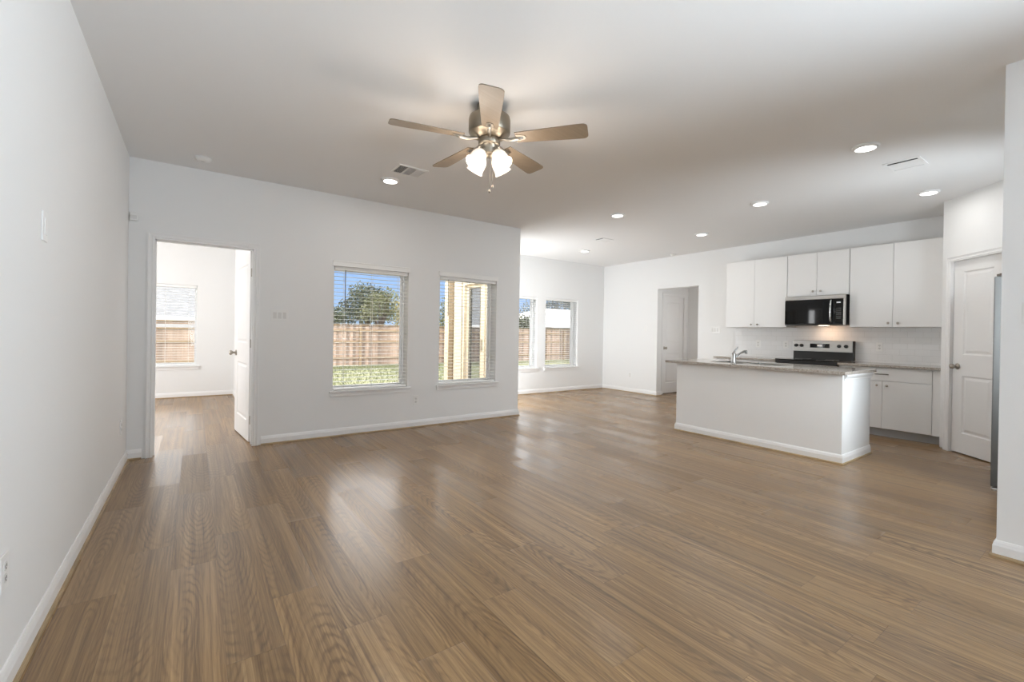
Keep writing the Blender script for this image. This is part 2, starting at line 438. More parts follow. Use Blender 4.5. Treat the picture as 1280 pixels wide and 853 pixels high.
DX0, DX1, DH = -.312, .492, 2.03     # bedroom doorway
wall('wall_left', 'X', XL, XL - T, REAR, YW, 0, H, [], [M['wall']], 'plain white wall along the left of the room')
wall('wall_back', 'Y', YW, YW + T, -3.6, XE, 0, H, [(DX0 - .02, DX1 + .02, 0, DH + .02), (*W1, SILL, HEAD), (*W2, SILL, HEAD)], [M['wall'], M['wall']], 'white wall with the bedroom doorway and two blinds windows')
wall('wall_dining_side', 'X', XE, XE - T, YW + T, YD + T, 0, H, [(5.98, 6.70, 0, 2.06)], [M['wall'], M['cream']], 'cream outer side wall of the dining nook with glass patio door')
wall('wall_dining', 'Y', YD, YD + T, XE, XK, 0, H, [(*W3, SILL, HEAD), (*W4, SILL, HEAD)], [M['wall'], M['cream']], 'white far wall of the dining nook with two windows')
OY0, OY1, OH = 4.704, 5.588, 2.13
wall('wall_kitchen', 'X', XK, XK + T, REAR, YD + T, 0, H, [(OY0, OY1, 0, OH)], [M['wall']], 'bright white wall behind the kitchen with the hall opening')
wall('wall_stub', 'X', XR, XR + .13, REAR, YR, 0, H, [], [M['wall']], 'white wall end at the right edge of the photo')
wall('wall_kitchen_side', 'Y', -.12, -.25, XR + .13, XK, 0, H, [(4.42, 5.0, .92, 1.88)], [M['wall']], 'white wall behind the refrigerator')  # unseen opening added for the kitchen fill lamp
wall('wall_front', 'Y', REAR, REAR - T, XL, XK, 0, H, [(-.25, 2.25, .1, 1.95)], [M['wall']], 'wall behind the camera with a wide opening added to let in light')  # opening is invented, cut to admit light from behind
# corner pantry
PC = Vector((6.78, 1.29)); PD = Vector((-1, -1)).normalized(); PN = Vector((-1, 1)).normalized()
MP = Matrix((( PD.x, -PN.x, 0, PC.x), (PD.y, -PN.y, 0, PC.y), (0, 0, 1, 0), (0, 0, 0, 1)))   # local x along the wall, y into the pantry
PS0, PS1, PH = .125, .735, 2.055
bm = B()
for b in ((0, PS0 - .015, 0, .115, 0, H), (PS1 + .015, 1.12, 0, .115, 0, H), (PS0 - .015, PS1 + .015, 0, .115, PH + .015, H)): box(bm, *b)
bm.transform(MP); bmesh.ops.recalc_face_normals(bm, faces=bm.faces[:])
struct('wall_pantry', bm, M['wall'], 'white diagonal wall of the corner pantry', 'wall')
bm = B(); box(bm, PC.x, XK, PC.y - .115, PC.y, 0, H); e = PC + PD * 1.12; box(bm, e.x, e.x + .115, -.12, e.y, 0, H)
struct('wall_pantry_return', bm, M['wall'], 'short white pantry wall ending the kitchen counter', 'wall')
# bedroom and hall
wall('wall_bedroom_far', 'Y', YB, YB + T, -3.6, XB + T, 0, H, [(*W5, .55, 1.95)], [M['wall'], M['cream']], 'white far wall of the bedroom with one window')
wall('wall_bedroom_right', 'X', XB, XB + T, YW + T, YB, 0, H, [], [M['wall'], M['cream']], 'white right wall of the bedroom')
wall('wall_bedroom_left', 'X', -3.45, -3.6, YW + T, YB, 0, H, [], [M['wall'], M['cream']], 'white left wall of the bedroom')
HY = 5.69
HD0, HD1 = 7.845, 8.56
wall('wall_hall_left', 'Y', HY, HY + .12, XK + T, 8.85, 0, H, [(HD0 - .01, HD1 + .01, 0, 2.04)], [M['wall']], 'hall wall holding the closed door')
wall('wall_hall_end', 'X', 8.70, 8.85, 3.9, HY, 0, H, [], [M['wall']], 'end wall of the hall beyond the opening')
wall('wall_hall_right', 'Y', 4.0, 3.9, XK + T, 8.7, 0, H, [], [M['wall']], 'right wall of the hall')
bm = B(); box(bm, HD0 - .3, HD1 + .3, HY + .6, HY + .7, -.1, 2.5); box(bm, HD0 - .3, HD0 - .2, HY + .12, HY + .6, -.1, 2.5); box(bm, HD1 + .2, HD1 + .3, HY + .12, HY + .6, -.1, 2.5); box(bm, HD0 - .2, HD1 + .2, HY + .12, HY + .6, 2.4, 2.5); box(bm, HD0 - .2, HD1 + .2, HY + .22, HY + .6, -.1, 0)
struct('wall_closet', bm, M['wall'], 'closet back behind the hall door', 'wall')

# baseboards with a wood shoe moulding
BP = [(0, .012), (.014, .012), (.014, .06), (.011, .07), (.0095, .078), (.005, .09), (0, .09)]
SP = [(0, 0), (.025, 0), (.025, .008), (.021, .0145), (.0, .017)]
def baseboard(name, path, side, label):
    bm = B(); sweep(bm, BP, path, side); o = struct(name, bm, M['trim'], label, 'baseboard')
    bm = B(); sweep(bm, SP, path, side); obj('shoe_moulding', bm, M['shoe'], o)
CW = .057
baseboard('baseboard_left', [(XL, REAR), (XL, YW), (DX0 - .02 - CW, YW)], -1, 'white baseboard along the left wall')
baseboard('baseboard_back', [(DX1 + .02 + CW, YW), (XE, YW), (XE, 5.55)], -1, 'white baseboard under the two back windows')
baseboard('baseboard_dining', [(XE, 6.78), (XE, YD), (XK, YD), (XK, OY1), (XK + T, OY1)], -1, 'white baseboard around the dining nook')
baseboard('baseboard_kitchen', [(XK + T, OY0), (XK, OY0), (XK, 4.02)], -1, 'short white baseboard right of the hall opening')
baseboard('baseboard_stub', [(XR, REAR), (XR, YR), (XR + .13, YR)], 1, 'white baseboard on the wall end at the right edge')
baseboard('baseboard_bedroom', [(-3.45, YB), (XB, YB), (XB, YW + T + .1)], -1, 'white baseboard around the bedroom')
baseboard('baseboard_pantry', [(PC.x, PC.y), tuple(PC + PD * (PS0 - .015 - CW))], 1, 'tiny piece of baseboard left of the pantry door casing')
baseboard('baseboard_hall', [(8.70, HY - .0), (8.70, 4.0)], -1, 'white baseboard at the end of the hall')

# ------------------------------------------------------------------ casings and doors
def casing(name, x0, x1, h, mat4, label, depth, both=False):
    """door casing in local frame: x along the wall, y=0 the room face, +y into the wall"""
    bm = B(); prof = [(0, 0), (0, .010), (.012, .011), (.016, .015), (.028, .0115), (.040, .014), (.048, .018), (CW, .018), (CW, 0)]
    for s in ([0] if not both else [0, 1]):
        t = bmesh.new(); sweep(t, [(o - .005, y) for o, y in prof], [(x0, 0), (x0, h), (x1, h), (x1, 0)], 1)
        for v in t.verts:
            x, z, y = v.co; v.co = (x, (depth + y) if s else -y, z)
        merge(bm, t)
    box(bm, x0 - .02, x0, 0, depth, 0, h); box(bm, x1, x1 + .02, 0, depth, 0, h); box(bm, x0 - .02, x1 + .02, 0, depth, h, h + .02)
    box(bm, x0, x0 + .011, depth - .078, depth - .045, 0, h); box(bm, x1 - .011, x1, depth - .078, depth - .045, 0, h); box(bm, x0, x1, depth - .078, depth - .045, h - .011, h)
    bm.transform(mat4); bmesh.ops.recalc_face_normals(bm, faces=bm.faces[:])
    return struct(name, bm, M['trim'], label, 'door casing')
def panel_door(bm, w, h, t=.035, upper=(1.05, None), lower=(.22, .83), st=.125):
    """slab in local frame: x 0..w, y -t/2..t/2, z .012..h; two raised panels on both faces"""
    up = (upper[0], upper[1] or h - .12); z0 = .012
    box(bm, 0, st, -t / 2, t / 2, z0, h); box(bm, w - st, w, -t / 2, t / 2, z0, h)
    for a, b in ((z0, lower[0]), (lower[1], up[0]), (up[1], h)): box(bm, st, w - st, -t / 2, t / 2, a, b)
    for a, b in (lower, up):
        box(bm, st, w - st, -t / 2 + .009, t / 2 - .009, a, b)
        # sloped raised field
        for s in (-1, 1):
            tt = bmesh.new(); y0, y1 = s * (t / 2 - .009), s * (t / 2 - .002)
            o = [tt.verts.new((x, y0, z)) for x, z in ((st + .022, a + .022), (w - st - .022, a + .022), (w - st - .022, b - .022), (st + .022, b - .022))]
            i = [tt.verts.new((x, y1, z)) for x, z in ((st + .045, a + .045), (w - st - .045, a + .045), (w - st - .045, b - .045), (st + .045, b - .045))]
            tt.faces.new(i)
            for k in range(4): tt.faces.new((o[k], o[(k + 1) % 4], i[(k + 1) % 4], i[k]))
            merge(bm, tt)
            # ogee sticking
            tt = bmesh.new(); y0, y1 = s * (t / 2), s * (t / 2 - .009)
            o = [tt.verts.new((x, y0, z)) for x, z in ((st, a), (w - st, a), (w - st, b), (st, b))]
            i = [tt.verts.new((x, y1, z)) for x, z in ((st + .012, a + .012), (w - st - .012, a + .012), (w - st - .012, b - .012), (st + .012, b - .012))]
            for k in range(4): tt.faces.new((o[k], o[(k + 1) % 4], i[(k + 1) % 4], i[k]))
            merge(bm, tt)
    bmesh.ops.recalc_face_normals(bm, faces=bm.faces[:])
KNOB = [(.0, 0), (.032, 0), (.033, .004), (.027, .009), (.012, .011), (.011, .03), (.016, .036), (.026, .046), (.0285, .056), (.026, .065), (.016, .071), (0, .073)]
def door(name, label, w, h, mat4, knob_x, knob_z, sides=(-1, 1), hinge_x=None, t=.035):
    bm = B(); panel_door(bm, w, h, t); bm.transform(mat4)
    d = struct(name, bm, M['door'], label, 'door')
    for s in sides:
        bm = B(); lathe(bm, KNOB, 24); bm.transform(mat4 @ Matrix.Translation((knob_x, s * t / 2, knob_z)) @ Matrix.Rotation(PI / 2 * (1 if s < 0 else -1), 4, 'X'))
        k = obj('door_knob', bm, M['nickel'], d); tag(k, 'satin nickel knob')
    if hinge_x is not None:
        for z in (.24, 1.05, 1.80):
            bm = B(); tube(bm, [(hinge_x, t / 2 + .006, z - .045), (hinge_x, t / 2 + .006, z + .045)], .007, 10); box(bm, hinge_x - .002, hinge_x + .002, -.012, t / 2 + .004, z - .044, z + .044)
            bm.transform(mat4); tag(obj('hinge', bm, M['nickel'], d), 'satin nickel hinge')
    return d
casing('trim_1', DX0, DX1, DH, Matrix.Translation((0, YW, 0)), 'white casing around the bedroom doorway', T, both=True)
# open bedroom door: hinge at the right jamb, swung into the bedroom
hp = Vector((.470, YW + T + .004)); fp = Vector((.393, YW + T + .795))
dx = (fp - hp).normalized(); dn = Vector((-dx.y, dx.x))
MD = Matrix(((dx.x, -dn.x, 0, hp.x - dn.x * .0175), (dx.y, -dn.y, 0, hp.y - dn.y * .0175), (0, 0, 1, 0), (0, 0, 0, 1)))
door('door_1', 'white two panel door standing open into the bedroom', .795, 2.025, MD, .735, .925, hinge_x=-.004)
casing('trim_2', PS0, PS1, PH, MP, 'white casing around the corner pantry door', .115)
door('door_2', 'closed white two panel pantry door beside the refrigerator', PS1 - PS0 - .006, PH - .004, MP @ Matrix.Translation((PS0 + .003, .0425, 0)), .066, .925, sides=(-1,))
casing('trim_3', HD0, HD1, 2.03, Matrix.Translation((0, HY, 0)), 'white casing around the hall door', .12)
door('door_3', 'closed white two panel door in the hall past the opening', HD1 - HD0 - .006, 2.026, Matrix.Translation((HD0 + .003, HY + .0425, 0)), .066, .95, sides=(-1,))
# patio door seen through the second window, in the outer side wall of the dining nook
def patio_door():
    y0, y1, h, xo = 5.98, 6.70, 2.06, XE - T
    bm = B(); f = .06
    for a, b in ((y0, y0 + f), (y1 - f, y1)): box(bm, xo - .015, XE + .01, a, b, 0, h, .004)
    box(bm, xo - .015, XE + .01, y0 + f, y1 - f, h - .06, h, .004)
    r = struct('door_4', bm, M['cream'], 'full glass patio door in the cream side wall outside the second window', 'door')
    bm = B(); a0, a1 = y0 + f, y1 - f; q0, q1 = a0 + .14, a1 - .085
    box(bm, xo + .03, xo + .075, a0, q0, .02, h - .06, .003); box(bm, xo + .03, xo + .075, q1, a1, .02, h - .06, .003)
    box(bm, xo + .03, xo + .075, q0, q1, .02, .16); box(bm, xo + .03, xo + .075, q0, q1, h - .11, h - .06)
    obj('sash', bm, M['cream'], r)
    bm = B()
    for z0_, z1_, u0_, u1_ in ((.16, h - .11, q0, q0 + .012), (.16, h - .11, q1 - .05, q1), (.16, .175, q0, q1), (h - .125, h - .11, q0, q1)): box(bm, xo + .026, xo + .06, u0_, u1_, z0_, z1_)
    obj('glazing_bead', bm, M['olive'], r)
    bm = B(); box(bm, xo + .045, xo + .055, q0, q1, .16, h - .11); obj('pane', bm, M['doorglass'], r)
    bm = B(); box(bm, xo + .0, xo + .03, a0 + .05, a0 + .08, .9, 1.1, .004); obj('handle', bm, M['nickel'], r)
patio_door()

# ------------------------------------------------------------------ windows and blinds (local frame: x along, y=0 room face, +y outward)
def window(n, x0, x1, z0, z1, yface, label, hung=False):
    f = .020; ya, yb = yface + T, yface + T + .06
    bm = B(); box(bm, x0, x1, ya, yb, z0, z0 + f, .003); box(bm, x0, x1, ya, yb, z1 - f, z1, .003)
    box(bm, x0, x0 + f, ya, yb, z0 + f, z1 - f, .003); box(bm, x1 - f, x1, ya, yb, z0 + f, z1 - f, .003)
    w = struct('window_%d' % n, bm, M['vinyl'], label, 'window')
    bm = B(); ym = yface + T + .038; s = .018
    for a, b in ((x0 + f, x0 + f + s), (x1 - f - s, x1 - f)): box(bm, a, b, ym - .010, ym + .010, z0 + f, z1 - f, .003)
    for a, b in ((z0 + f, z0 + f + s), (z1 - f - s, z1 - f)): box(bm, x0 + f + s, x1 - f - s, ym - .012, ym + .012, a, b, .003)
    if hung: zm = 1.243; box(bm, x0 + f, x1 - f, ym - .03, ym + .02, zm - .03, zm + .03, .004)
    obj('sash', bm, M['vinyl'], w)
    bm = B(); box(bm, x0 + f + s, x1 - f - s, ym - .003, ym + .003, z0 + f + s, z1 - f - s); obj('pane', bm, M['glass'], w)
    bm = B(); box(bm, x0 + .001, x1 - .001, yface, ya, z0 - .018, z0 + .001); box(bm, x0 - .04, x1 + .04, yface - .038, yface, z0 - .018, z0 + .001, .006); obj('sill', bm, M['trim'], w)
    bm = B(); box(bm, x0 - .028, x1 + .028, yface - .014, yface, z0 - .068, z0 - .018, .003); box(bm, x0 - .028, x1 + .028, yface - .019, yface, z0 - .034, z0 - .018, .003); obj('apron', bm, M['trim'], w)
    return w
def blind(x0, x1, z0, z1, yface, label, group, wand=None, tilt=0.0, holes=False, valance=True):
    r = thing('window_blind', label, 'window blind', ((x0 + x1) / 2, yface, z0), 0, group)
    g = .009; a, b = x0 + g, x1 - g; yc = yface + .040; top = z1 - .062
    bm = B()
    if valance:
        box(bm, x0 - .018, x1 + .012, yface - .014, yface - .002, z1 - .004, z1 + .058, .003); box(bm, x0 - .018, x1 + .012, yface - .018, yface - .002, z1 + .046, z1 + .058, .003)
        box(bm, x0 - .018, x1 + .012, yface - .017, yface - .002, z1 - .004, z1 + .004, .002)
        obj('valance', bm, M['slat'], r); bm = B(); top = z1 - .05
    box(bm, a, b, yc - .028, yc + .028, z1 - .045, z1 - .002, .003); obj('head_rail', bm, M['slat'], r)
    L = b - a; cords = [a + .13 * L, a + .5 * L, a + .87 * L] if L > .75 else [a + .2 * L, a + .8 * L]
    n = int((top - (z0 + .03)) / .0435); bm = B(); hw = .0245; ct, sn = math.cos(tilt), math.sin(tilt)
    segs = [(a, b)]
    if holes:
        segs = []; p = a
        for c in cords: segs.append((p, c - .006)); p = c + .006
        segs.append((p, b))
    for i in range(n):
        z = top - (i + .5) * (top - z0 - .03) / n
        for p, q in segs:
            for u0, u1 in ((-hw, 0), (0, hw)):
                vs = []
                for x, u in ((p, u0), (q, u0), (q, u1), (p, u1)):
                    for d in (0, .002):
                        c = .0018 * (1 - (u / hw) ** 2)
                        vs.append(bm.verts.new((x, yc + u * ct, z + u * sn + c + d)))
                A = vs[0::2]; Bt = vs[1::2]
                bm.faces.new(A[::-1]); bm.faces.new(Bt)
                for k in range(4): bm.faces.new((A[k], A[(k + 1) % 4], Bt[(k + 1) % 4], Bt[k]))
    bmesh.ops.recalc_face_normals(bm, faces=bm.faces[:])
    obj('slats', bm, M['slat'], r)
    bm = B(); box(bm, a, b, yc - .026, yc + .026, z0 + .004, z0 + .026, .004); obj('bottom_rail', bm, M['slat'], r)
    for c in cords:
        bm = B(); box(bm, c - .0015, c + .0015, yc - .0275, yc - .026, z0 + .02, z1 - .04); box(bm, c - .0015, c + .0015, yc + .026, yc + .0275, z0 + .02, z1 - .04); obj('ladder_cord', bm, M['cord'], r)
    if wand:
        bm = B(); tube(bm, [(a + wand * L, yc - .036, z1 - .04), (a + wand * L, yc - .036, z1 - .52)], .004, 8); tag(obj('wand', bm, M['dark_nickel'] if wand > .1 else M['cord'], r), 'tilt wand')
    return r
window(1, *W1, SILL, HEAD, YW, 'left of the two back wall windows, looking onto lawn and fence')
window(2, *W2, SILL, HEAD, YW, 'right of the two back wall windows, looking onto the cream side wall')
window(3, *W3, SILL, HEAD, YD, 'dining nook window half hidden behind the back wall end')
window(4, *W4, SILL, HEAD, YD, 'dining nook window nearest the far corner')
window(5, *W5, .55, 1.95, YB, 'bedroom window with a white meeting rail', hung=True)
blind(*W1, SILL, HEAD, YW, 'white slatted blind, open, in the left back window with the lawn view', 'white window blinds', wand=.135)
blind(*W2, SILL, HEAD, YW, 'white slatted blind in the right back window before the cream side wall', 'white window blinds', wand=.135)
blind(*W3, SILL, HEAD, YD, 'white slatted blind half hidden behind the end of the back wall', 'white window blinds', holes=True, valance=False)
blind(*W4, SILL, HEAD, YD, 'white slatted blind in the dining window nearest the corner', 'white window blinds', wand=.2, holes=True, valance=False)
blind(*W5, .55, 1.95, YB, 'white slatted blind in the bedroom window seen through the doorway', 'white window blinds', valance=False)

# ------------------------------------------------------------------ kitchen
CT, CB = .887, .857        # counter top and underside
def knob_small(parent, x, y, z):
    bm = B(); lathe(bm, [(0, 0), (.006, 0), (.006, .014), (.013, .018), (.0145, .024), (.011, .029), (0, .030)], 16)
    bm.transform(Matrix.Translation((x, y, z)) @ Matrix.Rotation(-PI / 2, 4, 'Y')); obj('knob', bm, M['nickel'], parent)
def upper_cabinet(y0, y1, z0, z1, seam, kz, label, xf=7.18):
    r = thing('upper_cabinet', label, 'kitchen cabinet', (XK, (y0 + y1) / 2, z0), 0, 'white upper cabinets')
    bm = B(); box(bm, xf + .021, XK - .002, y0 + .001, y1 - .001, z0, z1, .001); obj('carcass', bm, M['cab'], r)
    for a, b, ky in ((seam + .0015, y1 - .004, seam + .04), (y0 + .004, seam - .0015, seam - .055)):
        bm = B(); box(bm, xf, xf + .019, a, b, z0 + .003, z1 - .003, .0025); d = obj('door', bm, M['cab'], r); knob_small(d, xf, ky, z0 + kz)
upper_cabinet(3.062, 3.995, 1.357, 2.42, 3.535, .045, 'white upper cabinet over the left counter, nearest the hall opening')
upper_cabinet(2.285, 3.060, 1.805, 2.42, 2.674, .062, 'short white upper cabinet above the microwave')
upper_cabinet(1.300, 2.283, 1.357, 2.42, 1.822, .05, 'white upper cabinet between microwave and pantry wall')

def base_cabinet(y0, y1, label, filler=0, drawer=True):
    xf = 6.885; r = thing('base_cabinet', label, 'kitchen cabinet', (XK, (y0 + y1) / 2, 0), 0, 'white base cabinets')
    bm = B(); box(bm, xf + .021, XK - .002, y0 + .001, y1 - .001, .105, CB, .001); 
    if filler: box(bm, xf + .004, xf + .021, y0 + .001, y0 + filler - .003, .105, CB - .002, .001)
    obj('carcass', bm, M['cab'], r)
    bm = B(); box(bm, xf + .085, XK - .002, y0 + .002, y1 - .002, 0, .105); obj('toe_kick', bm, M['toe'], r)
    a0 = y0 + filler; sm = (a0 + y1) / 2; zd = .69
    bm = B(); box(bm, xf, xf + .019, a0 + .003, y1 - .003, zd + .003, CB - .008, .0025); d = obj('drawer', bm, M['cab'], r)
    bm = B(); tube(bm, [(xf + .002, sm - .048, .772), (xf - .028, sm - .048, .772)], .0045, 8); tube(bm, [(xf + .002, sm + .048, .772), (xf - .028, sm + .048, .772)], .0045, 8); tube(bm, [(xf - .028, sm - .068, .772), (xf - .028, sm + .068, .772)], .0055, 10); tag(obj('handle', bm, M['dark_nickel'], d), 'dark bar pull')
    for a, b, ky in ((sm + .0015, y1 - .003, sm + .05), (a0 + .003, sm - .0015, sm - .05)):
        bm = B(); box(bm, xf, xf + .019, a, b, .108, zd - .003, .0025); d = obj('door', bm, M['cab'], r); knob_small(d, xf, ky, .634)
RY0, RY1 = 2.300, 3.066          # range
base_cabinet(1.292, RY0 - .006, 'white base cabinet with drawer between range and pantry wall', filler=.085)
base_cabinet(RY1 + .006, 3.99, 'white base cabinet behind the island, left of the range')
def counter(name, x0, x1, y0, y1, label, hole=None, z0=CB, z1=CT):
    bm = B()
    if hole:
        a0, a1, b0, b1 = hole
        box(bm, x0, a0, y0, y1, z0, z1); box(bm, a1, x1, y0, y1, z0, z1); box(bm, a0, a1, y0, b0, z0, z1); box(bm, a0, a1, b1, y1, z0, z1)
        bmesh.ops.remove_doubles(bm, verts=bm.verts[:], dist=1e-5)
    else: box(bm, x0, x1, y0, y1, z0, z1, .003)
    o = obj(name, bm, M['granite']); tag(o, label, 'countertop', 'granite countertops')
counter('granite_countertop', 6.85, XK - .010, 1.292, RY0 - .003, 'speckled granite countertop right of the range')
counter('granite_countertop', 6.85, XK - .010, RY1 + .003, 4.01, 'speckled granite countertop left of the range, behind the island faucet')
bm = B(); box(bm, XK - .008, XK - .0005, 1.292, 3.995, CT, 1.357); o = obj('tile_backsplash', bm, M['tile']); tag(o, 'white glossy subway tile backsplash above the counter', 'backsplash')

def microwave():
    y0, y1, z0, z1, xf = 2.297, 3.052, 1.385, 1.800, 7.10
    r = thing('microwave_oven', 'stainless and black over-range microwave oven', 'microwave', (XK, (y0 + y1) / 2, z0))
    bm = B(); box(bm, xf + .022, XK - .004, y0, y1, z0, z1, .004); obj('body', bm, M['black'], r)
    bm = B(); box(bm, xf - .004, xf + .022, y0 + .0, y1, z1 - .055, z1 - .001, .004); obj('vent_strip', bm, M['steel'], r)
    bm = B(); box(bm, xf, xf + .022, 2.432, y1, z0 + .022, z1 - .056, .004); d = obj('door', bm, M['blackglass'], r)
    bm = B(); yy = 2.462; pts = []
    for i in range(13):
        t = i / 12; pts.append((xf - .012 - .03 * math.sin(PI * t) ** .6, yy, z0 + .04 + t * (z1 - z0 - .115)))
    tube(bm, [(xf + .002, yy, pts[0][2])] + pts + [(xf + .002, yy, pts[-1][2])], .0115, 12); tag(obj('handle', bm, M['chrome'], d), 'curved silver handle')
    bm = B(); box(bm, xf, xf + .022, y0 + .026, 2.430, z0 + .022, z1 - .056, .003); p = obj('control_panel', bm, M['blackglass'], r)
    bm = B(); box(bm, xf - .001, xf, y0 + .058, y0 + .105, z1 - .115, z1 - .098); obj('display', bm, M['display'], p)
    for i in range(6):
        bm = B(); box(bm, xf - .001, xf, y0 + .052, y0 + .108, z0 + .09 + i * .027, z0 + .097 + i * .027); obj('key_row', bm, M['key_mark'], p)
    bm = B(); box(bm, xf - .003, xf + .022, y0, y0 + .025, z0 + .0, z1 - .056, .003); obj('side_trim', bm, M['steel'], r)
    bm = B(); box(bm, xf + .004, xf + .022, y0 + .025, y1, z0, z0 + .021, .003); obj('bottom_grille', bm, M['black'], r)
    bm = B(); box(bm, 7.22, 7.30, 2.55, 2.66, z0 - .003, z0 - .0005); obj('cooktop_light', bm, M['bulb'], r)
    l = area('cooktop_lamp', (0, 0, 0), (.08, .08), 1.1, (0.35, 0, -1), (1, .62, .36)); l.parent = r; l.location = (7.30 - XK, 2.6 - (y0 + y1) / 2, -.006)
microwave()
def cooking_range():
    y0, y1, xf = RY0, RY1, 6.86
    r = thing('electric_range', 'black and stainless electric range with knobs on its back panel', 'range', ((xf + XK) / 2, (y0 + y1) / 2, 0))
    bm = B(); box(bm, xf + .03, XK - .03, y0 + .002, y1 - .002, .02, CT - .002, .003); obj('body', bm, M['black'], r)
    bm = B(); box(bm, xf - .005, 7.44, y0, y1, CT - .001, CT + .013, .005); c = obj('cooktop', bm, M['blackglass'], r)
    bm = B()
    for cx, cy, rr in ((7.02, 2.5, .10), (7.02, 2.87, .085), (7.28, 2.5, .075), (7.28, 2.87, .10)):
        bm = B(); lathe(bm, [(rr - .003, 0), (rr, 0), (rr, .0006), (rr - .003, .0006), (rr - .003, 0)], 32, Matrix.Translation((cx, cy, CT + .0132)), caps=False); obj('burner_ring', bm, M['fridge_side'], c)
    bm = B(); box(bm, xf, xf + .03, y0 + .003, y1 - .003, .20, CT - .05, .004); d = obj('oven_door', bm, M['steel'], r)
    bm = B(); box(bm, xf - .003, xf + .001, y0 + .09, y1 - .09, .33, .66, .001); obj('window', bm, M['blackglass'], d)
    bm = B(); tube(bm, [(xf, y0 + .05, .80), (xf - .045, y0 + .05, .80)], .009, 10); tube(bm, [(xf, y1 - .05, .80), (xf - .045, y1 - .05, .80)], .009, 10); tube(bm, [(xf - .045, y0 + .025, .80), (xf - .045, y1 - .025, .80)], .012, 12); obj('handle', bm, M['black'], d)
    bm = B(); box(bm, xf + .0, xf + .03, y0 + .003, y1 - .003, .05, .193, .004); obj('storage_drawer', bm, M['steel'], r)
    bm = B(); box(bm, xf - .004, xf + .03, y0 + .001, y1 - .001, CT - .045, CT - .002, .004); obj('front_lip', bm, M['black'], r)
    bm = B(); box(bm, 7.43, XK - .012, y0 + .003, y1 - .003, CT + .005, 1.168, .004); bp = obj('back_panel', bm, M['black'], r)
    bm = B(); box(bm, 7.419, 7.431, y0 + .012, y1 - .004, 1.008, 1.166, .003); obj('steel_fascia', bm, M['steel'], bp)
    bm = B(); box(bm, 7.416, 7.420, 2.585, 2.835, 1.062, 1.122, .001); obj('clock_window', bm, M['blackglass'], bp)
    bm = B(); box(bm, 7.4155, 7.4160, 2.68, 2.74, 1.085, 1.102); obj('clock_display', bm, M['display'], bp)
    for y in (3.018, 2.945, 2.468, 2.385):
        bm = B(); lathe(bm, [(0, 0), (.024, 0), (.023, .02), (.019, .024), (0, .024)], 24); box(bm, -.004, .004, -.021, .021, .02, .028, .001)
        bm.transform(Matrix.Translation((7.419, y, 1.092)) @ Matrix.Rotation(-PI / 2, 4, 'Y')); obj('control_knob', bm, M['black'], bp)
    bm = B()
    for x in (xf + .06, XK - .08):
        for y in (y0 + .05, y1 - .05): bm = B(); box(bm, x - .02, x + .02, y - .02, y + .02, 0, .02); obj('foot', bm, M['black'], r)
cooking_range()

